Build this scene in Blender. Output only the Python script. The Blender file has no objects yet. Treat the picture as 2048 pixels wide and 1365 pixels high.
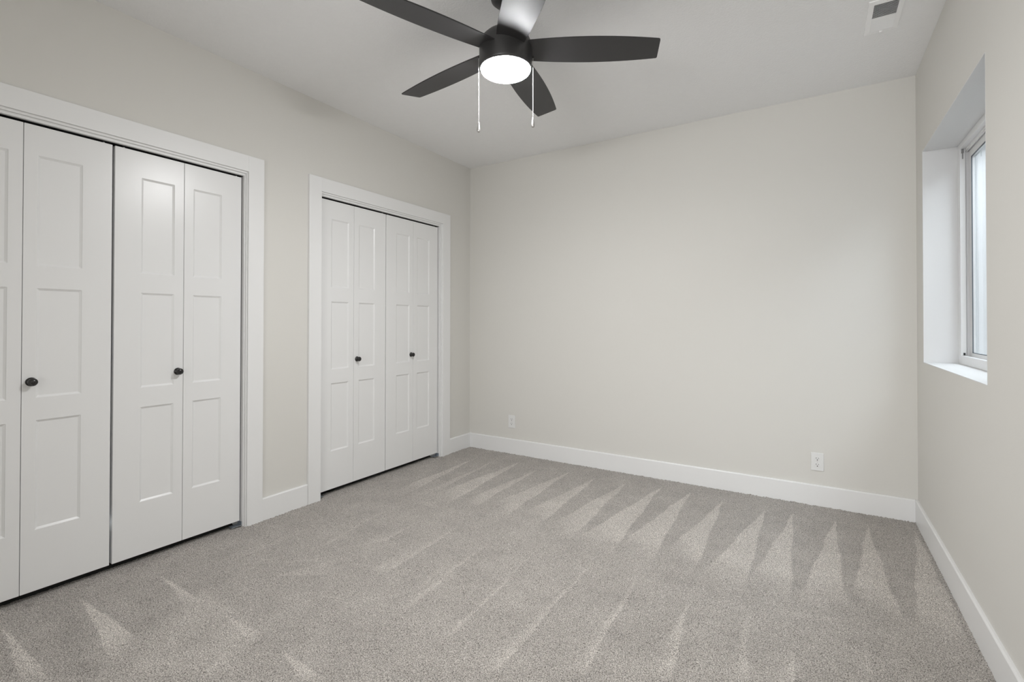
import bpy, bmesh, math, random
import numpy as np
from mathutils import Vector, Matrix
random.seed(7); rng = np.random.default_rng(7)
S = bpy.context.scene
C = S.collection

# ---------------------------------------------------------------- camera
cam_data = bpy.data.cameras.new('camera')
cam = bpy.data.objects.new('camera', cam_data); C.objects.link(cam)
_r = Vector((0.8478175, 0.53028703, 0.00107416)); _u = Vector((0.00369397, -0.00793143, 0.99996172)); _f = Vector((-0.53027525, 0.84778108, 0.00868327))
cam.matrix_world = Matrix(((_r.x, _u.x, -_f.x, 2.78051), (_r.y, _u.y, -_f.y, -3.68873), (_r.z, _u.z, -_f.z, 1.17253), (0, 0, 0, 1)))
cam_data.sensor_width = 36; cam_data.lens = 16.9887; cam_data.shift_y = -0.02171; cam_data.clip_start = 0.02
S.camera = cam

# ---------------------------------------------------------------- light and exposure
W_STR, FILL_W, LAMP_E = 5.3, 78.0, 136.0
world = bpy.data.worlds.new('sky'); S.world = world; world.use_nodes = True
nt = world.node_tree; nt.nodes.clear()
bg = nt.nodes.new('ShaderNodeBackground'); wo = nt.nodes.new('ShaderNodeOutputWorld')
bg.inputs[0].default_value = (0.90, 0.955, 1.0, 1); bg.inputs[1].default_value = W_STR
nt.links.new(bg.outputs[0], wo.inputs[0])
def area(name, loc, size, rot, power, col):
    l = bpy.data.lights.new(name, 'AREA'); l.shape = 'RECTANGLE'; l.size, l.size_y = size; l.energy = power; l.color = col
    o = bpy.data.objects.new(name, l); C.objects.link(o); o.location = loc; o.rotation_euler = rot; return o
# unseen fill lamp added behind the camera, shining in through the rear wall opening
area('fill_light', (2.2, -7.4, 0.95), (3.0, 1.6), (math.radians(118), 0, 0), FILL_W, (0.99, 0.995, 1.0))
S.view_settings.view_transform = 'Standard'; S.view_settings.look = 'None'
S.view_settings.exposure = 0.77; S.view_settings.gamma = 1.0; S.view_settings.use_curve_mapping = False

W, H = 3.295, 2.645      # room width and ceiling height (left wall x=0, back wall y=0, floor z=0)
YR = -4.75               # rear wall

# ---------------------------------------------------------------- materials
def mat(name, col, rough=0.6, metal=0.0, spec=0.5, bump=None, mottling=None, emit=None):
    m = bpy.data.materials.new(name); m.use_nodes = True; t = m.node_tree; b = t.nodes['Principled BSDF']
    b.inputs['Base Color'].default_value = (*col, 1); b.inputs['Roughness'].default_value = rough
    b.inputs['Metallic'].default_value = metal; b.inputs['Specular IOR Level'].default_value = spec
    tc = t.nodes.new('ShaderNodeTexCoord')
    if mottling:
        sc, amt = mottling
        n = t.nodes.new('ShaderNodeTexNoise'); n.inputs['Scale'].default_value = sc; n.inputs['Detail'].default_value = 4
        r = t.nodes.new('ShaderNodeMapRange'); r.inputs[3].default_value = 1 - amt; r.inputs[4].default_value = 1 + amt
        x = t.nodes.new('ShaderNodeMix'); x.data_type = 'RGBA'; x.blend_type = 'MULTIPLY'; x.inputs[0].default_value = 1
        x.inputs[6].default_value = (*col, 1)
        t.links.new(tc.outputs['Object'], n.inputs['Vector']); t.links.new(n.outputs[0], r.inputs[0])
        t.links.new(r.outputs[0], x.inputs[7]); t.links.new(x.outputs[2], b.inputs['Base Color'])
    if bump:
        sc, st, dist = bump
        n = t.nodes.new('ShaderNodeTexNoise'); n.inputs['Scale'].default_value = sc; n.inputs['Detail'].default_value = 5
        u = t.nodes.new('ShaderNodeBump'); u.inputs['Strength'].default_value = st; u.inputs['Distance'].default_value = dist
        t.links.new(tc.outputs['Object'], n.inputs['Vector']); t.links.new(n.outputs[0], u.inputs['Height']); t.links.new(u.outputs[0], b.inputs['Normal'])
    if emit:
        b.inputs['Emission Color'].default_value = (*emit[0], 1); b.inputs['Emission Strength'].default_value = emit[1]
    return m
M = dict(
    wall=mat('greige_wall_paint', (0.720, 0.706, 0.669), 0.75, spec=0.25, bump=(160, 0.10, 0.002), mottling=(0.7, 0.012)),
    ceil=mat('textured_ceiling_paint', (0.90, 0.90, 0.90), 0.9, spec=0.15, bump=(95, 0.45, 0.004), mottling=(30, 0.015)),
    trim=mat('white_trim_paint', (0.84, 0.84, 0.835), 0.38, spec=0.45, mottling=(1.2, 0.006)),
    door=mat('white_door_paint', (0.83, 0.83, 0.825), 0.30, spec=0.45, bump=(400, 0.03, 0.001), mottling=(1.5, 0.006)),
    liner=mat('white_drywall_return', (0.74, 0.74, 0.74), 0.6, spec=0.3, bump=(160, 0.08, 0.002)),
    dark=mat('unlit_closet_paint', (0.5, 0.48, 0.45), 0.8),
    track=mat('black_track_steel', (0.003, 0.003, 0.003), 0.6, metal=0.0, spec=0.2),
    blade=mat('charcoal_fan_blade', (0.026, 0.025, 0.026), 0.42, spec=0.55, bump=(60, 0.03, 0.001)),
    housing=mat('matte_black_metal', (0.035, 0.034, 0.034), 0.38, metal=0.0, spec=0.5),
    knob=mat('oil_black_knob', (0.012, 0.011, 0.011), 0.28, spec=0.6),
    nickel=mat('brushed_nickel', (0.62, 0.61, 0.60), 0.28, metal=1.0),
    chain=mat('bright_bead_chain', (0.75, 0.74, 0.72), 0.35, metal=0.6),
    steel=mat('zinc_hardware', (0.55, 0.60, 0.66), 0.35, metal=0.9),
    plate=mat('white_outlet_plastic', (0.80, 0.80, 0.79), 0.3, spec=0.5, mottling=(20, 0.005)),
    slot=mat('dark_slot', (0.01, 0.01, 0.01), 0.6),
    vent=mat('white_enamel_register', (0.96, 0.96, 0.96), 0.4, mottling=(8, 0.006)),
    duct=mat('grey_duct_metal', (0.16, 0.16, 0.165), 0.5, metal=0.3),
    vinyl=mat('white_vinyl', (0.80, 0.80, 0.80), 0.35, mottling=(6, 0.005)),
    gasket=mat('grey_gasket', (0.14, 0.16, 0.18), 0.6),
    latch=mat('grey_latch', (0.25, 0.25, 0.25), 0.4, metal=0.4),
    well=mat('galvanised_well_steel', (0.18, 0.187, 0.193), 0.5, metal=0.0, bump=(30, 0.1, 0.003), mottling=(9, 0.05)),
    ground=mat('pea_gravel', (0.45, 0.43, 0.40), 0.9, bump=(60, 0.8, 0.01), mottling=(60, 0.2)),
    floor_shade=mat('closet_floor_shade', (0.10, 0.095, 0.09), 0.95),  # dark tone painted in for the shade under the closet doors
    lamp=mat('frosted_diffuser', (0.9, 0.9, 0.88), 0.4, emit=((0.98, 0.985, 0.995), LAMP_E)),
)
def glass_mat():
    m = bpy.data.materials.new('window_glass'); m.use_nodes = True; t = m.node_tree; t.nodes.clear()
    o = t.nodes.new('ShaderNodeOutputMaterial'); mx = t.nodes.new('ShaderNodeMixShader'); tr = t.nodes.new('ShaderNodeBsdfTransparent'); gl = t.nodes.new('ShaderNodeBsdfGlossy')
    fr = t.nodes.new('ShaderNodeFresnel'); fr.inputs[0].default_value = 1.45; gl.inputs['Roughness'].default_value = 0.02
    tr.inputs[0].default_value = (0.95, 0.97, 0.98, 1)
    ge = t.nodes.new('ShaderNodeNewGeometry'); fm = t.nodes.new('ShaderNodeMath'); fm.operation = 'MULTIPLY'; fi = t.nodes.new('ShaderNodeMath'); fi.operation = 'SUBTRACT'; fi.inputs[0].default_value = 1
    t.links.new(ge.outputs['Backfacing'], fi.inputs[1]); t.links.new(fr.outputs[0], fm.inputs[0]); t.links.new(fi.outputs[0], fm.inputs[1]); t.links.new(fm.outputs[0], mx.inputs[0]); t.links.new(tr.outputs[0], mx.inputs[1]); t.links.new(gl.outputs[0], mx.inputs[2]); t.links.new(mx.outputs[0], o.inputs[0])
    return m
M['glass'] = glass_mat()

def carpet_mat():
    m = bpy.data.materials.new('cut_pile_carpet'); m.use_nodes = True; t = m.node_tree; b = t.nodes['Principled BSDF']
    N = t.nodes.new; L = t.links.new
    tc = N('ShaderNodeTexCoord'); at = N('ShaderNodeAttribute'); at.attribute_name = 'nap'
    fine = N('ShaderNodeTexNoise'); fine.inputs['Scale'].default_value = 262; fine.inputs['Detail'].default_value = 2; fine.inputs['Roughness'].default_value = 0.6
    tuft = N('ShaderNodeTexVoronoi'); tuft.inputs['Scale'].default_value = 240; tuft.feature = 'F1'
    mid = N('ShaderNodeTexNoise'); mid.inputs['Scale'].default_value = 5.5; mid.inputs['Detail'].default_value = 5; mid.inputs['Roughness'].default_value = 0.65
    for n in (fine, tuft, mid): L(tc.outputs['Object'], n.inputs['Vector'])
    cr = N('ShaderNodeValToRGB'); e = cr.color_ramp.elements
    e[0].position = 0.33; e[0].color = (0.160, 0.143, 0.126, 1); e[1].position = 0.69; e[1].color = (0.83, 0.78, 0.73, 1)
    k = e.new(0.5); k.color = (0.485, 0.450, 0.413, 1)
    L(fine.outputs[0], cr.inputs[0])
    def mth(op, a, bb):
        n = N('ShaderNodeMath'); n.operation = op
        for i, v in enumerate((a, bb)):
            if isinstance(v, (int, float)): n.inputs[i].default_value = v
            else: L(v, n.inputs[i])
        return n.outputs[0]
    sh = mth('MULTIPLY', mth('SUBTRACT', mid.outputs[0], 0.5), 0.48)
    nap = mth('MULTIPLY', at.outputs['Fac'], 0.30)
    f = mth('ADD', mth('ADD', 0.96, sh), nap)
    mx = N('ShaderNodeMix'); mx.data_type = 'RGBA'; mx.blend_type = 'MULTIPLY'; mx.inputs[0].default_value = 1
    L(cr.outputs[0], mx.inputs[6]); L(f, mx.inputs[7]); L(mx.outputs[2], b.inputs['Base Color'])
    b.inputs['Roughness'].default_value = 0.95; b.inputs['Specular IOR Level'].default_value = 0.1
    b.inputs['Sheen Weight'].default_value = 0.15
    h = mth('SUBTRACT', fine.outputs[0], mth('MULTIPLY', tuft.outputs['Distance'], 0.5))
    bp = N('ShaderNodeBump'); bp.inputs['Strength'].default_value = 0.8; bp.inputs['Distance'].default_value = 0.006
    L(h, bp.inputs['Height']); L(bp.outputs[0], b.inputs['Normal'])
    return m
M['carpet'] = carpet_mat()

# ---------------------------------------------------------------- helpers
def tag(o, label=None, cat=None, group=None, kind=None):
    if label: o['label'] = label
    if cat: o['category'] = cat
    if group: o['group'] = group
    if kind: o['kind'] = kind
    return o
def empty(name, loc=(0, 0, 0), rz=0.0):
    o = bpy.data.objects.new(name, None); C.objects.link(o); o.location = loc; o.rotation_euler = (0, 0, rz); o.empty_display_size = 0.05; return o
def link(name, bm, m, parent=None, loc=None, smooth=False, bevel=0.0, seg=2):
    me = bpy.data.meshes.new(name); bmesh.ops.recalc_face_normals(bm, faces=bm.faces); bm.to_mesh(me); bm.free()
    for x in (m if isinstance(m, (list, tuple)) else [m]): me.materials.append(x)
    o = bpy.data.objects.new(name, me); C.objects.link(o)
    if parent: o.parent = parent
    if loc: o.location = loc
    if smooth:
        for p in me.polygons: p.use_smooth = True
    if bevel:
        b = o.modifiers.new('bevel', 'BEVEL'); b.width = bevel; b.segments = seg; b.limit_method = 'ANGLE'; b.angle_limit = math.radians(35)
    return o
def box(bm, x0, x1, y0, y1, z0, z1, mi=0):
    v = [bm.verts.new(p) for p in ((x0, y0, z0), (x1, y0, z0), (x1, y1, z0), (x0, y1, z0), (x0, y0, z1), (x1, y0, z1), (x1, y1, z1), (x0, y1, z1))]
    for q in ((3, 2, 1, 0), (4, 5, 6, 7), (0, 1, 5, 4), (1, 2, 6, 5), (2, 3, 7, 6), (3, 0, 4, 7)):
        f = bm.faces.new([v[i] for i in q]); f.material_index = mi
def lathe(bm, prof, n=48, axis='z', org=(0, 0, 0), cap=True):
    rings = []
    for r, z in prof:
        ring = []
        for i in range(n):
            a = 2 * math.pi * i / n; c, s = r * math.cos(a), r * math.sin(a)
            p = (c, s, z) if axis == 'z' else (z, c, s)
            ring.append(bm.verts.new((p[0] + org[0], p[1] + org[1], p[2] + org[2])))
        rings.append(ring)
    for a, b in zip(rings, rings[1:]):
        for i in range(n): bm.faces.new((a[i], a[(i + 1) % n], b[(i + 1) % n], b[i]))
    if cap:
        bm.faces.new(rings[0][::-1]); bm.faces.new(rings[-1])
def prism(bm, pts, axis, a0, a1):
    """extrude a closed 2D outline along an axis; pts are in the two other axes in xyz order"""
    def P(p, a):
        return {'x': (a, p[0], p[1]), 'y': (p[0], a, p[1]), 'z': (p[0], p[1], a)}[axis]
    A = [bm.verts.new(P(p, a0)) for p in pts]; B = [bm.verts.new(P(p, a1)) for p in pts]; n = len(pts)
    bm.faces.new(A); bm.faces.new(B[::-1])
    for i in range(n): bm.faces.new((A[i], B[i], B[(i + 1) % n], A[(i + 1) % n]))

# ---------------------------------------------------------------- room shell
def quad_wall(name, label, rects, m, thick_axis, t0, t1, cat='wall'):
    """a wall made of abutting boxes around its openings; rects = (a0, a1, z0, z1)"""
    bm = bmesh.new()
    for a0, a1, z0, z1 in rects:
        if thick_axis == 'x': box(bm, t0, t1, a0, a1, z0, z1)
        else: box(bm, a0, a1, t0, t1, z0, z1)
    return tag(link(name, bm, m), label, cat, kind='structure')
# closet openings: (y0, y1) of the jamb faces
NEAR = (-3.371, -2.149); FAR = (-1.655, -0.431); HEAD = 2.021
quad_wall('wall_left', 'long greige side wall with the two white bifold closets', [(YR, NEAR[0] - .02, 0, H), (NEAR[0] - .02, NEAR[1] + .02, HEAD + .02, H), (NEAR[1] + .02, FAR[0] - .02, 0, H),
     (FAR[0] - .02, FAR[1] + .02, HEAD + .02, H), (FAR[1] + .02, 0.0, 0, H)], M['wall'], 'x', -0.115, 0.0)
quad_wall('wall_back', 'plain greige end wall with two electrical outlets', [(-0.115, W + .30, 0, H)], M['wall'], 'y', 0.0, 0.12)
WY0, WY1, WZ0, WZ1 = -1.363, -0.200, 0.957, 2.129
quad_wall('wall_right', 'greige side wall with the deep recessed window', [(YR, WY0 - .003, 0, H), (WY0 - .003, WY1 + .003, 0, WZ0 - .003), (WY0 - .003, WY1 + .003, WZ1 + .003, H), (WY1 + .003, 0.0, 0, H)], M['wall'], 'x', W, W + .30)
quad_wall('wall_rear', 'wall behind the viewer with a wide opening added for the fill light', [(-0.8, 1.4, 0, H), (1.4, 3.2, 2.50, H), (3.2, W + .80, 0, H)], M['wall'], 'y', YR - .12, YR)  # opening placed and sized to let the fill lamp in
quad_wall('wall_fill_box', 'added far wall enclosing the fill light behind the viewer', [(-0.8, W + .8, 0, H)], M['wall'], 'y', -8.5, -8.4)  # added unseen box, keeps the sky out around the fill lamp
quad_wall('wall_fill_box', 'added side wall enclosing the fill light behind the viewer', [(-8.4, YR - .12, 0, H)], M['wall'], 'x', -.80, -.70)
quad_wall('wall_fill_box', 'added other side wall enclosing the fill light behind the viewer', [(-8.4, YR - .12, 0, H)], M['wall'], 'x', W + .70, W + .80)
bm = bmesh.new(); box(bm, -0.8, W + .3, YR, 0.12, H, H + .12); box(bm, -0.8, W + .8, -8.5, YR, H, H + .12)
tag(link('ceiling', bm, M['ceil']), 'white textured ceiling around the fan', 'ceiling', kind='structure')
for nm, (a, b), lab in (('wall_closet', NEAR, 'inner shell of the nearer closet'), ('wall_closet', FAR, 'inner shell of the farther closet')):
    bm = bmesh.new()
    box(bm, -0.80, -0.75, a - .2, b + .2, 0, H); box(bm, -0.75, -0.115, a - .2, a - .15, 0, H); box(bm, -0.75, -0.115, b + .15, b + .2, 0, H)
    tag(link(nm, bm, M['dark']), lab, 'wall', kind='structure')
    bm = bmesh.new(); box(bm, -.75, -.078, a - .2, b + .2, -.1, -.012); tag(link('floor', bm, M['floor_shade']), 'floor coloured dark as shade inside the ' + ('nearer' if nm and a < -2 else 'farther') + ' closet', 'floor', kind='structure')

# window return (painted drywall lining of the deep opening)
bm = bmesh.new(); e = .003
box(bm, W - .0005, W + .30, WY0 - e, WY0, WZ0 - e, WZ1 + e); box(bm, W - .0005, W + .30, WY1, WY1 + e, WZ0 - e, WZ1 + e)
box(bm, W - .0005, W + .30, WY0, WY1, WZ0 - e, WZ0); box(bm, W - .0005, W + .30, WY0, WY1, WZ1, WZ1 + e)
tag(link('trim_5', bm, M['liner'], bevel=.0008), 'white return lining the deep window recess', 'window return', kind='structure')

# ---------------------------------------------------------------- carpet
MARKS = [
    ((0.287, -0.262),(0.284, -1.248),(0.409, -1.223),0.8,0),
    ((0.47, -0.216),(0.484, -1.293),(0.55, -1.105),0.7,0.3),
    ((0.679, -0.177),(0.571, -1.12),(0.766, -1.279),1,0.2),
    ((0.907, -0.301),(0.809, -1.163),(0.942, -1.254),0.9,0.2),
    ((1.144, -0.206),(1.009, -1.091),(1.194, -1.254),1,0.2),
    ((1.378, -0.226),(1.254, -1.107),(1.424, -1.247),1,0.2),
    ((1.609, -0.221),(1.478, -1.121),(1.658, -1.293),1,0.2),
    ((1.849, -0.181),(1.675, -1.282),(1.897, -1.322),1.1,0.1),
    ((2.048, -0.162),(1.899, -1.225),(2.099, -1.338),1.1,0.1),
    ((2.268, -0.233),(2.134, -1.112),(2.299, -1.333),1.1,0.1),
    ((2.515, -0.26),(2.321, -1.334),(2.519, -1.336),1.1,0.1),
    ((2.666, -0.245),(2.525, -1.241),(2.692, -1.364),1.1,0.1),
    ((2.879, -0.209),(2.712, -1.351),(2.891, -1.274),1.1,0),
    ((3.037, -0.218),(2.92, -1.124),(3.075, -1.308),1.1,0),
    ((3.262, -0.159),(3.105, -1.296),(3.261, -1.345),1.0,0),
    ((1.296, -1.457),(1.299, -2.29),(1.364, -2.249),0.7,1),
    ((1.559, -1.458),(1.593, -2.377),(1.63, -2.286),0.75,1),
    ((1.855, -1.511),(1.79, -2.418),(1.873, -2.366),0.8,1),
    ((2.088, -1.468),(2.032, -2.252),(2.126, -2.202),0.85,1),
    ((2.33, -1.533),(2.248, -2.135),(2.371, -2.054),0.85,1),
    ((1.04, -1.477),(0.961, -2.073),(1.083, -2.109),0.6,1),
    ((0.799, -1.548),(0.743, -1.904),(0.83, -1.85),0.6,1),
    ((0.512, -1.508),(0.46, -1.848),(0.553, -1.85),0.5,1),
    ((1.242, -1.773),(1.287, -2.15),(1.315, -2.116),0.35,1),
    ((2.33, -1.533),(2.29, -2.11),(2.374, -2.066),0.85,1),
    ((2.545, -1.526),(2.52, -1.975),(2.592, -1.929),0.7,1),
    ((2.713, -1.635),(2.654, -1.917),(2.725, -1.872),0.7,1),
    ((2.95, -1.417),(2.878, -1.776),(2.935, -1.741),0.35,0.6),
    ((0.14, -2.912),(0.748, -3.001),(0.673, -2.891),1.0,0),
    ((0.199, -2.646),(0.539, -2.698),(0.608, -2.648),0.9,0),
    ((0.778, -2.646),(1.033, -2.687),(1.034, -2.635),0.6,0),
    ((1.144, -2.65),(1.365, -2.706),(1.418, -2.655),0.8,0),
    ((0.109, -3.142),(0.582, -3.194),(0.682, -3.135),1.0,0),
    ((0.527, -1.646),(0.567, -2.137),(0.602, -2.092),0.5,0.5),
    ((0.338, -1.91),(0.254, -2.479),(0.359, -2.452),0.3,0.6),
    ((0.662, -2.355),(0.775, -2.091),(0.883, -2.216),0.5,0),
    ((1.0, -1.908),(0.983, -2.079),(1.063, -2.121),0.6,0.3),
]
ZONES = [
    ([(0.627, -2.884), (0.437, -2.566), (0.704, -2.558), (1.033, -2.641), (1.135, -2.847), (0.852, -3.024)],0.45),
    ([(2.541, -1.265), (2.716, -1.37), (3.076, -1.302), (2.937, -1.389), (2.626, -1.508)],0.4),
    ([(0.502, -1.262), (1.639, -1.292), (1.435, -1.316), (0.492, -1.381)],0.35),
    ([(-0.005, -2.973), (0.134, -2.916), (0.843, -3.03), (0.664, -3.142)],-0.35),
    ([(2.932, -1.019), (3.009, -1.052), (2.904, -1.307), (2.882, -1.147)],-0.35),
]
def smooth(a, b, x):
    t = np.clip((x - a) / (b - a), 0, 1); return t * t * (3 - 2 * t)
def carpet():
    x0, x1, y0, y1, st = -0.084, W + .01, YR, 0.01, 0.006
    nx, ny = int((x1 - x0) / st) + 1, int((y1 - y0) / st) + 1
    X, Y = np.meshgrid(np.linspace(x0, x1, nx), np.linspace(y0, y1, ny))
    X = X + rng.uniform(-.3, .3, X.shape) * st; Y = Y + rng.uniform(-.3, .3, X.shape) * st
    # wobble so that the vacuum marks get hand made edges
    wx = X + .004 * np.sin(Y * 13 + np.sin(X * 7) * 2) + .0015 * np.sin(Y * 31 + X * 31)
    wy = Y + .003 * np.sin(X * 9 + 1.3) + .0015 * np.sin(X * 27 + Y * 9)
    nap = np.zeros(X.shape)
    for A, L, R, v, soft in MARKS:
        (ax, ay), (lx, ly), (rx, ry) = A, L, R
        d = (ly - ry) * (ax - rx) + (rx - lx) * (ay - ry)
        lA = ((ly - ry) * (wx - rx) + (rx - lx) * (wy - ry)) / d
        lL = ((ry - ay) * (wx - rx) + (ax - rx) * (wy - ry)) / d
        lR = 1 - lA - lL
        k = smooth(-.012, .012, lL) * smooth(-.012, .012, lR) * (smooth(-.02, .12, lA) if soft == 1 else smooth(-.06, .26, lA))
        c = np.clip(lR / np.maximum(lL + lR, 1e-5), 0, 1)
        k *= (1 - soft) + soft * c ** 1.5
        v = v * (1.25 if soft == 1 or ay < -2.5 else 1)
        w = min(abs(v), 1.3) * np.sign(v)
        nap = np.where(k > 0, np.maximum(nap, w * k), nap)
    for poly, v in ZONES:
        p = np.array(poly); ins = np.zeros(X.shape, bool); dist = np.full(X.shape, 9.)
        for i in range(len(p)):
            (xa, ya), (xb, yb) = p[i], p[(i + 1) % len(p)]
            cr = (ya > wy) != (yb > wy)
            if yb != ya: ins ^= cr & (wx < (xb - xa) * (wy - ya) / (yb - ya) + xa)
            t = np.clip(((wx - xa) * (xb - xa) + (wy - ya) * (yb - ya)) / ((xb - xa) ** 2 + (yb - ya) ** 2 + 1e-9), 0, 1)
            dist = np.minimum(dist, np.hypot(wx - xa - t * (xb - xa), wy - ya - t * (yb - ya)))
        nap += np.where(ins, v * smooth(0, .07, dist), 0) * (1 - .6 * np.clip(np.abs(nap), 0, 1))
    Z = rng.normal(0, .0013, X.shape)
    edge = (np.abs(X - .016) < .02) | (X > W - .03) | (Y > -.03)
    Z += np.where(edge, rng.normal(0, .002, X.shape), 0)
    Z -= .012 * smooth(.070, .084, -X)
    me = bpy.data.meshes.new('floor'); nv = nx * ny; nf = (nx - 1) * (ny - 1)
    me.vertices.add(nv); me.vertices.foreach_set('co', np.stack([X, Y, Z], -1).astype(np.float32).ravel())
    idx = np.arange(nv).reshape(ny, nx)
    q = np.stack([idx[:-1, :-1], idx[:-1, 1:], idx[1:, 1:], idx[1:, :-1]], -1).reshape(-1)
    me.loops.add(nf * 4); me.loops.foreach_set('vertex_index', q.astype(np.int32))
    me.polygons.add(nf); me.polygons.foreach_set('loop_start', np.arange(0, nf * 4, 4, dtype=np.int32)); me.polygons.foreach_set('loop_total', np.full(nf, 4, np.int32))
    me.polygons.foreach_set('use_smooth', np.ones(nf, bool))
    me.update(calc_edges=True)
    at = me.attributes.new('nap', 'FLOAT', 'POINT'); at.data.foreach_set('value', nap.astype(np.float32).ravel())
    me.materials.append(M['carpet'])
    o = bpy.data.objects.new('floor', me); C.objects.link(o)
    return tag(o, 'beige grey cut pile carpet with fresh vacuum marks', 'carpet', kind='structure')
carpet()
bm = bmesh.new(); box(bm, -.8, W + .8, -8.5, YR, -.1, 0)
tag(link('floor', bm, M['carpet']), 'carpet of the added space around the fill light behind the viewer', 'carpet', kind='structure')

# ---------------------------------------------------------------- baseboards
BH, BT = 0.133, 0.014
def base_profile(): return [(0, -.01), (BT, -.01), (BT, BH - .006), (BT - .004, BH), (0, BH)]
def baseboard(name, label, wall, a0, a1):
    bm = bmesh.new()
    if wall == 'left': prism(bm, base_profile(), 'y', a0, a1)
    elif wall == 'right': prism(bm, [(W - p, z) for p, z in base_profile()], 'y', a0, a1)
    else: prism(bm, [(-p, z) for p, z in base_profile()], 'x', a0, a1)
    return tag(link(name, bm, M['trim'], bevel=.001), label, 'baseboard', kind='structure')
baseboard('baseboard_left', 'short white baseboard between the two closets', 'left', -2.0425, -1.741)
baseboard('baseboard_left', 'short white baseboard between farther closet and room corner', 'left', -0.3125, 0.0)
baseboard('baseboard_left', 'white baseboard left of the nearer closet', 'left', YR, -3.4775)
baseboard('baseboard_back', 'long white baseboard under the end wall outlets', 'back', BT, W - BT)
baseboard('baseboard_right', 'white baseboard under the window wall', 'right', YR, 0.0)

# ---------------------------------------------------------------- closet casings, jambs, tracks
def closet_trim(name, label, jy0, jy1, oy0, oy1, iy0, iy1):
    t = empty(name, (0, (jy0 + jy1) / 2, 0)); tag(t, label, 'door casing', kind='structure'); oy = -(jy0 + jy1) / 2
    ZI, ZO, T = 2.045, 2.1375, 0.018
    def add(nm, fn, m, bevel=.0015):
        bm = bmesh.new(); fn(bm)
        for v in bm.verts: v.co.y += oy
        return link(nm, bm, m, t, bevel=bevel)
    add('casing', lambda b: box(b, 0, T, oy0, iy0, -.01, ZO), M['trim'])
    add('casing', lambda b: box(b, 0, T, iy1, oy1, -.01, ZO), M['trim'])
    add('head_casing', lambda b: box(b, 0, T, iy0, iy1, ZI, ZO), M['trim'])
    def jamb(b):
        f = -.003
        box(b, -.115, f, jy0 - .019, jy0, -.01, HEAD + .019); box(b, -.115, f, jy1, jy1 + .019, -.01, HEAD + .019); box(b, -.115, f, jy0, jy1, HEAD, HEAD + .019)
    add('jamb', jamb, M['trim'])
    def bead(b):      # small stepped bead between jamb and casing
        f = .0065; e0, e1 = (jy0 - iy0) * .52, (iy1 - jy1) * .52
        box(b, -.002, f, iy0 - .006, jy0 - e0, -.01, ZI + .006); box(b, -.002, f, jy1 + e1, iy1 + .006, -.01, ZI + .006); box(b, -.002, f, jy0 - e0, jy1 + e1, HEAD + .013, ZI + .006)
    add('bead', bead, M['trim'])
    def track(b):
        box(b, -.052, -.020, jy0 + .001, jy1 - .001, HEAD - .003, HEAD - .0005)
        box(b, -.054, -.051, jy0 + .001, jy1 - .001, HEAD - .004, HEAD - .0005); box(b, -.024, -.0205, jy0 + .001, jy1 - .001, HEAD - .0035, HEAD - .0005)
    add('track', track, M['track'], 0)
    def bracket(b):   # L shaped floor bracket that carries the bottom pivot
        box(b, -.050, -.012, jy1 - .055, jy1 - .001, .008, .011); box(b, -.050, -.012, jy1 - .004, jy1 - .001, .008, .030)
    add('floor_bracket', bracket, M['steel'], 0)
    def bracket2(b):
        box(b, -.050, -.012, jy0 + .001, jy0 + .055, .008, .011); box(b, -.050, -.012, jy0 + .001, jy0 + .004, .008, .030)
    add('floor_bracket', bracket2, M['steel'], 0)
closet_trim('trim_1', 'white casing around the nearer, partly cropped closet', *NEAR, -3.4765, -2.0435, -3.384, -2.136)
closet_trim('trim_2', 'white casing around the farther closet by the corner', *FAR, -1.740, -0.3135, -1.648, -0.412)

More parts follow.
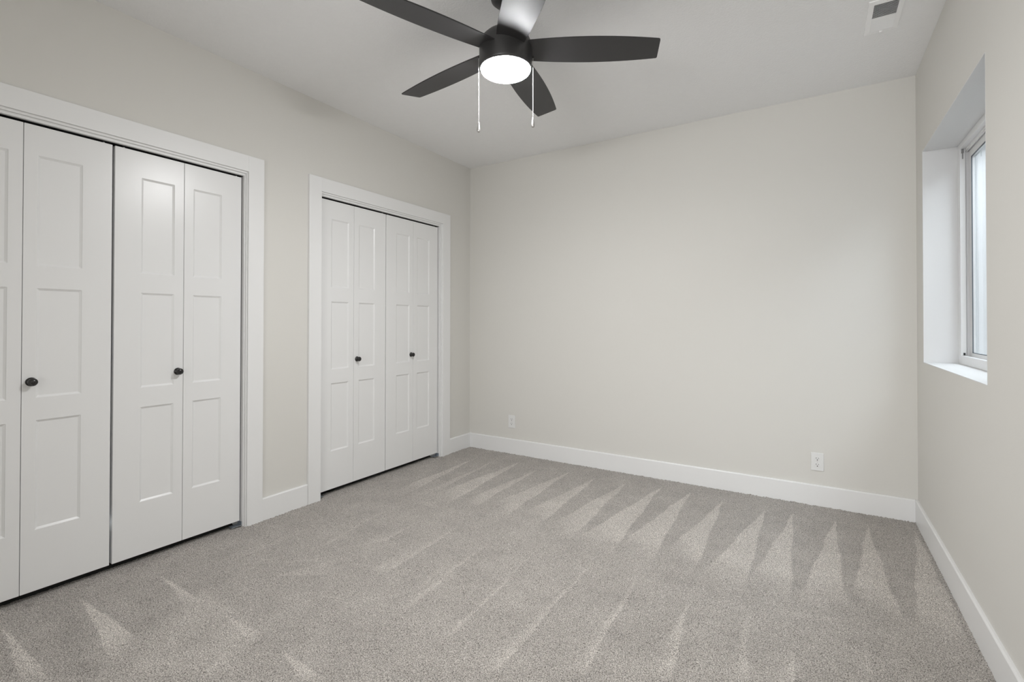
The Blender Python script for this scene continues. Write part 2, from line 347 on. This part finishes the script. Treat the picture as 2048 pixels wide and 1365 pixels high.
# ---------------------------------------------------------------- bifold doors
ZB_, ZT_ = 0.036, 2.011
PZ = [(0.294, 0.757), (0.854, 1.318), (1.416, 1.884)]
def leaf_mesh(w, wide_left):
    """one moulded leaf: y from 0 to w, front at x=0, three recessed flat panels"""
    sl, sr = (.108, .044) if wide_left else (.044, .108)
    D1, BW, TH = .0065, .0085, .034
    ys = [0, sl, w - sr, w]; zs = [ZB_] + [v for p in PZ for v in p] + [ZT_]
    bm = bmesh.new(); V = {}
    def vert(x, y, z):
        k = (round(x, 5), round(y, 5), round(z, 5))
        if k not in V: V[k] = bm.verts.new((x, y, z))
        return V[k]
    for i in range(3):
        for j in range(len(zs) - 1):
            a, b, c, d = ys[i], ys[i + 1], zs[j], zs[j + 1]
            if i == 1 and j % 2 == 1:
                o = [vert(0, a, c), vert(0, b, c), vert(0, b, d), vert(0, a, d)]
                m1 = [vert(-.0018, a + .0012, c + .0012), vert(-.0018, b - .0012, c + .0012), vert(-.0018, b - .0012, d - .0012), vert(-.0018, a + .0012, d - .0012)]
                n = [vert(-D1, a + BW, c + BW), vert(-D1, b - BW, c + BW), vert(-D1, b - BW, d - BW), vert(-D1, a + BW, d - BW)]
                for k in range(4):
                    bm.faces.new((o[k], o[(k + 1) % 4], m1[(k + 1) % 4], m1[k])); bm.faces.new((m1[k], m1[(k + 1) % 4], n[(k + 1) % 4], n[k]))
                bm.faces.new(n)
            else:
                bm.faces.new((vert(0, a, c), vert(0, b, c), vert(0, b, d), vert(0, a, d)))
    # sides, back
    for y in (0, w):
        for j in range(len(zs) - 1): bm.faces.new((vert(0, y, zs[j]), vert(0, y, zs[j + 1]), vert(-TH, y, zs[j + 1]), vert(-TH, y, zs[j])))
    for z in (ZB_, ZT_):
        for i in range(3): bm.faces.new((vert(0, ys[i], z), vert(0, ys[i + 1], z), vert(-TH, ys[i + 1], z), vert(-TH, ys[i], z)))
    for i in range(3):
        for j in range(len(zs) - 1): bm.faces.new((vert(-TH, ys[i], zs[j]), vert(-TH, ys[i + 1], zs[j]), vert(-TH, ys[i + 1], zs[j + 1]), vert(-TH, ys[i], zs[j + 1])))
    return bm
def knob_mesh():
    bm = bmesh.new()
    prof = [(.0, 0), (.0175, 0), (.0185, .0015), (.0180, .004), (.0125, .006), (.0085, .009), (.0075, .013), (.0095, .0165), (.0135, .0195), (.0160, .0235),
            (.0163, .0265), (.0150, .0300), (.0120, .0325), (.0118, .0318), (.0085, .0340), (.0045, .0352), (.0005, .0356)]
    lathe(bm, prof, 40, axis='x', cap=False); return bm
def bifold(name, label, y_lo, widths, lead, knob_y, knob_z, pins, lean=0.0, swing=0.0):
    """two hinged leaves; lead = index of the leaf with the knob (the one that meets the other pair)"""
    t = empty(name, (-.0205, y_lo, 0)); tag(t, label, 'closet door', 'white bifold closet doors', 'structure')
    y = 0
    for i, w in enumerate(widths):
        wide_left = (i == 0)
        lf = link('leaf', leaf_mesh(w - .0018, wide_left), M['door'], t, (0, y + .0009, 0), bevel=.0012)
        if i == lead:
            kb = link('knob', knob_mesh(), M['knob'], lf, (0, knob_y - y_lo - y - .0009, knob_z), smooth=True)
        y += w
    for py in pins:
        bm = bmesh.new(); lathe(bm, [(.0035, ZT_ - .002), (.0035, HEAD - .001)], 12); lathe(bm, [(.0055, ZT_), (.0055, ZT_ + .003)], 12)
        link('pivot_pin', bm, M['plate'], t, (-.017, py - y_lo, 0), smooth=False)
    hb = bmesh.new()
    for z in (.22, 1.02, 1.80): box(hb, -.0365, -.034, widths[0] - .028, widths[0] + .028, z, z + .06)
    link('hinge', hb, M['steel'], t)
    if lean: t.rotation_euler = (lean, 0, swing)
    return t
bifold('door_1', 'white three-panel bifold pair at the left edge, cut by the frame', -3.3665, (.3025, .3025), 1, -3.035, .922, (-3.335, -2.790), 0.0)
bifold('door_2', 'white bifold pair of the nearer closet beside its right casing', -2.7530, (.2980, .2980), 0, -2.481, .920, (-2.712, -2.178), 0.0)
bifold('door_3', 'white bifold pair of the farther closet, left half', -1.6510, (.3000, .3030), 1, -1.322, .912, (-1.62, -1.070))
bifold('door_4', 'white bifold pair of the farther closet nearest the room corner', -1.0440, (.2985, .3030), 0, -.770, .913, (-1.012, -.472))

# ---------------------------------------------------------------- window
def ring(bm, x0, x1, y0, y1, z0, z1, w, wt=None, wb=None):
    wt = wt or w; wb = wb or w
    box(bm, x0, x1, y0, y0 + w, z0, z1); box(bm, x0, x1, y1 - w, y1, z0, z1)
    box(bm, x0, x1, y0 + w, y1 - w, z1 - wt, z1); box(bm, x0, x1, y0 + w, y1 - w, z0, z0 + wb)
win = empty('window_1', (3.44, (WY0 + WY1) / 2, WZ0)); tag(win, 'white vinyl sliding window set deep in the right wall', 'window', kind='structure')
def wpart(name, fn, m, parent=None, bevel=.001):
    bm = bmesh.new(); fn(bm); org = Vector((3.44, (WY0 + WY1) / 2, WZ0))
    for v in bm.verts: v.co -= org
    return link(name, bm, m, parent or win, bevel=bevel)
wpart('window_frame', lambda b: (ring(b, 3.44, 3.462, WY0, WY1, WZ0, WZ1, .052, .030, .045), ring(b, 3.462, 3.53, WY0, WY1, WZ0, WZ1, .042, .042, .040)), M['vinyl'])
YM = (WY0 + WY1) / 2
wpart('channel_rib', lambda b: (box(b, 3.466, 3.470, WY1 - .046, WY1 - .042, WZ0 + .04, WZ1 - .042), box(b, 3.466, 3.470, WY0 + .042, WY1 - .042, WZ1 - .048, WZ1 - .042)), M['vinyl'], bevel=0)
sash = wpart('sash', lambda b: ring(b, 3.477, 3.499, YM - .02, WY1 - .043, WZ0 + .041, WZ1 - .043, .050, .042, .022), M['vinyl'])
wpart('gasket', lambda b: ring(b, 3.4765, 3.481, YM + .028, WY1 - .091, WZ0 + .061, WZ1 - .083, .004), M['gasket'], sash, bevel=0)
wpart('glass', lambda b: box(b, 3.486, 3.489, YM + .03, WY1 - .093, WZ0 + .063, WZ1 - .085), M['glass'], sash, bevel=0)
sash2 = wpart('sash', lambda b: ring(b, 3.503, 3.525, WY0 + .043, YM + .03, WZ0 + .041, WZ1 - .043, .050, .042, .022), M['vinyl'])
wpart('glass', lambda b: box(b, 3.512, 3.515, WY0 + .093, YM - .02, WZ0 + .063, WZ1 - .085), M['glass'], sash2, bevel=0)
def latch(b):
    box(b, 3.4455, 3.455, WY1 - .060, WY1 - .0521, 2.076, 2.098); box(b, 3.4475, 3.4520, WY1 - .063, WY1 - .0600, 2.044, 2.088)
wpart('latch', latch, M['latch'])
wpart('frame_plug', lambda b: (box(b, 3.449, 3.457, WY1 - .057, WY1 - .0521, WZ0 + .047, WZ0 + .060)), M['slot'])
# window well outside, steel liner open to the sky, gravel bottom
def well():
    t = 4.42; n = 150; bm = bmesh.new(); path = []
    ya, yb = -2.15, .62; r = .5
    def arc(cx, cy, a0, a1, k):
        return [(cx + r * math.cos(a0 + (a1 - a0) * i / k), cy + r * math.sin(a0 + (a1 - a0) * i / k)) for i in range(k + 1)]
    path = [(3.60, ya)] + arc(t - r, ya + r, -math.pi / 2, 0, 16) + arc(t - r, yb - r, 0, math.pi / 2, 16) + [(3.60, yb)]
    dense = []
    for (xa, y0), (xb, y1) in zip(path, path[1:]):
        d = math.hypot(xb - xa, y1 - y0); k = max(1, int(d / .012))
        for i in range(k): dense.append((xa + (xb - xa) * i / k, y0 + (y1 - y0) * i / k))
    dense.append(path[-1]); s = 0; pts = []
    for i, (x, y) in enumerate(dense):
        j = min(i + 1, len(dense) - 1); h = max(i - 1, 0); dx, dy = dense[j][0] - dense[h][0], dense[j][1] - dense[h][1]; L = math.hypot(dx, dy) or 1
        if i: s += math.hypot(x - dense[i - 1][0], y - dense[i - 1][1])
        o = .012 * math.sin(s * 2 * math.pi / .085); pts.append((x + dy / L * o, y - dx / L * o))
    lo = [bm.verts.new((x, y, .55)) for x, y in pts]; hi = [bm.verts.new((x, y, 2.47)) for x, y in pts]
    for i in range(len(pts) - 1): bm.faces.new((lo[i], lo[i + 1], hi[i + 1], hi[i]))
    o = link('wall_well', bm, M['well'], smooth=True); o.modifiers.new('solid', 'SOLIDIFY').thickness = .003
    tag(o, 'corrugated steel window well seen through the window', 'window well', kind='structure')
    bm = bmesh.new(); box(bm, 3.595, 4.5, -2.25, .72, .45, .56)
    tag(link('ground', bm, M['ground']), 'gravel at the bottom of the window well', 'gravel', kind='structure')
well()

# ---------------------------------------------------------------- ceiling fan
FX, FY, FZ = 1.622, -1.892, 2.383
fan = empty('ceiling_fan', (FX, FY, H)); tag(fan, 'black five-blade ceiling fan with a glowing round light', 'ceiling fan')
def fpart(name, bm, m, parent=None, smooth=True, bevel=0.0, dz=0.0):
    return link(name, bm, m, parent or fan, smooth=smooth, bevel=bevel)
z = lambda v: v - H
bm = bmesh.new(); lathe(bm, [(.068, z(H - .0005)), (.069, z(2.625)), (.064, z(2.605)), (.048, z(2.590)), (.024, z(2.583)), (.0125, z(2.582))]); fpart('canopy', bm, M['housing'])
bm = bmesh.new(); lathe(bm, [(.0115, z(2.584)), (.0115, z(2.462))], 24); fpart('downrod', bm, M['housing'])
bm = bmesh.new(); lathe(bm, [(.024, z(2.478)), (.030, z(2.470)), (.060, z(2.463)), (.088, z(2.450)), (.106, z(2.432)), (.116, z(2.408)), (.1175, z(2.385)), (.1175, z(2.335)), (.1160, z(2.312)), (.1130, z(2.3005)), (.100, z(2.3000))], 72); fpart('motor_housing', bm, M['housing'])
bm = bmesh.new(); pr = [(.111, z(2.2995))] + [(.110 * math.cos(a), z(2.2975 - .028 * math.sin(a))) for a in [i * math.pi / 2 / 14 for i in range(14)]] + [(.002, z(2.2975 - .028))]
lathe(bm, pr, 72); fpart('light_diffuser', bm, M['lamp'])
def blade_mesh():
    n = 40; s0, s1 = .096, .674; T = .0055; tk = .10; bm = bmesh.new()
    def hw(s):
        x = s - .35
        return .0768 + .0081 * x - .21 * x * x
    up = []; dn = []
    # outline: along -w side out, rounded tip corners, back along +w side
    pts = [(s0 + (s1 - .012 - s0) * i / n, -hw(s0 + (s1 - .012 - s0) * i / n)) for i in range(n + 1)]
    hA, hB = hw(s1), hw(s1)
    sA, sB = s1 - tk * hA, s1 + tk * hB
    pts = [(s, w) for s, w in pts if s < sA - .008]
    r = .007
    pts += [(sA - r, -hw(sA - r)), (sA - .3 * r, -hA + .001), (sA, -hA + r * .9)]
    pts += [(sA + (sB - sA) * k / 6, -hA + r + (hA + hB - 2 * r) * k / 6) for k in range(1, 6)]
    pts += [(sB, hB - r * .9), (sB - .3 * r, hB - .001), (sB - r, hw(sB - r))]
    back = [(s0 + (sB - .012 - s0) * i / n, hw(s0 + (sB - .012 - s0) * i / n)) for i in range(n, -1, -1)]
    pts += back
    A = [bm.verts.new((s, w, -T / 2)) for s, w in pts]; B = [bm.verts.new((s, w, T / 2)) for s, w in pts]
    bm.faces.new(A[::-1]); bm.faces.new(B)
    for i in range(len(pts)): j = (i + 1) % len(pts); bm.faces.new((A[i], A[j], B[j], B[i]))
    return bm
TH0, PHI = 29.9, -10.2
bl0 = link('blade', blade_mesh(), M['blade'], fan, bevel=.001)
for i, off in enumerate((0.4, 0.2, -1.5, 2.2, -4.0)):
    b = bl0 if i == 0 else bl0.copy()
    if i: C.objects.link(b); b.parent = fan
    th = math.radians(TH0 + 72 * i + off)
    b.matrix_local = Matrix.Translation((0, 0, FZ - H)) @ Matrix.Rotation(th, 4, 'Z') @ Matrix.Rotation(math.radians(PHI), 4, 'X') @ Matrix.Diagonal((.986 if i == 2 else 1, 1, 1, 1))
# pull chains on either side of the light, as seen along the camera's right vector
RD = Vector((0.848, 0.530, 0)); 
def bead_chain(z_top, z_bot):
    bm = bmesh.new(); zz = z_top
    while zz > z_bot:
        bmesh.ops.create_icosphere(bm, subdivisions=1, radius=.0013, matrix=Matrix.Translation((0, 0, zz - H))); zz -= .0031
    lathe(bm, [(.0005, z_top - H), (.0005, z_bot - H)], 6)
    return bm
for side, zp, lab in ((-.1195, 2.018, 'left'), (.1215, 2.040, 'right')):
    off = RD * side
    ch = link('pull_chain', bead_chain(2.352, zp + .046), M['chain'], fan, (off.x, off.y, 0))
    bm = bmesh.new(); lathe(bm, [(.0010, .047), (.0030, .045), (.0042, .036), (.0066, .023), (.0082, .012), (.0076, .005), (.0048, .0012), (.0008, 0)], 20)
    link('pull_knob', bm, M['nickel'], ch, (0, 0, zp - H), smooth=True)
    bm = bmesh.new(); lathe(bm, [(.004, 2.350 - H), (.004, 2.358 - H)], 12)
    link('chain_guide', bm, M['housing'], ch)

# ---------------------------------------------------------------- outlets
def outlet(x, zc, label):
    t = empty('wall_outlet', (x, 0, zc)); tag(t, label, 'outlet', 'outlets on the end wall')
    bm = bmesh.new(); w, h = .0350, .0573
    box(bm, -w, w, -.0055, 0, -h, h); link('cover_plate', bm, M['plate'], t, bevel=.0022, seg=3)
    for s in (-1, 1):
        bm = bmesh.new(); pts = []
        for i in range(32):
            a = 2 * math.pi * i / 32; pts.append((.0172 * math.cos(a), max(-.0135, min(.0135, .0172 * math.sin(a))) + s * .0195))
        prism(bm, pts, 'y', -.0055, -.0072); rc = link('receptacle', bm, M['plate'], t, bevel=.0005)
        bm = bmesh.new()
        box(bm, -.0074, -.0052, -.0076, -.0070, s * .0195 - .0005, s * .0195 + .0085); box(bm, .0050, .0070, -.0076, -.0070, s * .0195 + .0005, s * .0195 + .0075)
        prism(bm, [(.0030 * math.cos(a * math.pi / 8), .0030 * math.sin(a * math.pi / 8) + s * .0195 - .0075) for a in range(16)], 'y', -.0076, -.0070)
        link('slots', bm, M['slot'], rc)
    bm = bmesh.new(); prism(bm, [(.0026 * math.cos(a * math.pi / 8), .0026 * math.sin(a * math.pi / 8)) for a in range(16)], 'y', -.0055, -.0068); link('screw', bm, M['nickel'], t)
outlet(.4745, .2875, 'white duplex outlet low on the end wall near the closet corner')
outlet(2.794, .2810, 'white duplex outlet low on the end wall toward the window side')

# ---------------------------------------------------------------- ceiling register
def register():
    x0, x1, y0, y1 = 2.999, 3.136, -.955, -.650; cx, cy = (x0 + x1) / 2, (y0 + y1) / 2
    t = empty('ceiling_vent', (cx, cy, H)); tag(t, 'white louvred air register on the ceiling near the window wall', 'air vent')
    a, b = (x1 - x0) / 2, (y1 - y0) / 2; ia, ib = a - .022, b - .030
    bm = bmesh.new()
    O = [(-a, -b), (a, -b), (a, b), (-a, b)]; I = [(-ia, -ib), (ia, -ib), (ia, ib), (-ia, ib)]
    vo = [bm.verts.new((*p, 0)) for p in O]; vm = [bm.verts.new((p[0] * .985, p[1] * .992, -.004)) for p in O]
    vi = [bm.verts.new((*p, -.0065)) for p in I]; vt = [bm.verts.new((*p, 0)) for p in I]
    for r0, r1 in ((vo, vm), (vm, vi), (vi, vt)):
        for i in range(4): bm.faces.new((r0[i], r0[(i + 1) % 4], r1[(i + 1) % 4], r1[i]))
    link('frame', bm, M['vent'], t)
    bm = bmesh.new(); box(bm, -ia, ia, -ib, ib, -.0012, -.0002); link('duct_opening', bm, M['duct'], t)
    n = 26; pitch = 2 * ib / n
    for half in (0, 1):
        bm = bmesh.new()
        for k in range(n // 2):
            yc = (-ib + (k + .5) * pitch) if half == 0 else (.5 + k) * pitch
            s = 1 if half == 0 else -1      # the two halves throw air opposite ways
            dy, dz = .0027 * s, .0027
            pts = [(yc - dy - .0005, -.0068), (yc - dy + .0005, -.0068), (yc + dy + .0005, -.0068 + 2 * dz), (yc + dy - .0005, -.0068 + 2 * dz)]
            prism(bm, pts, 'x', -ia, ia)
        link('louvre', bm, M['vent'], t)
    bm = bmesh.new(); box(bm, -ia, ia, -.002, .002, -.0068, -.001); link('divider', bm, M['vent'], t)
    bm = bmesh.new(); box(bm, -.006, .006, ib + .006, ib + .014, -.014, -.006); link('lever', bm, M['vent'], t, bevel=.001)
    for s in (-1, 1):
        bm = bmesh.new(); lathe(bm, [(.0035, -.0066), (.0030, -.0078)], 12); link('screw', bm, M['nickel'], t, (-.02 * 0, s * (ib + .020), 0))
register()
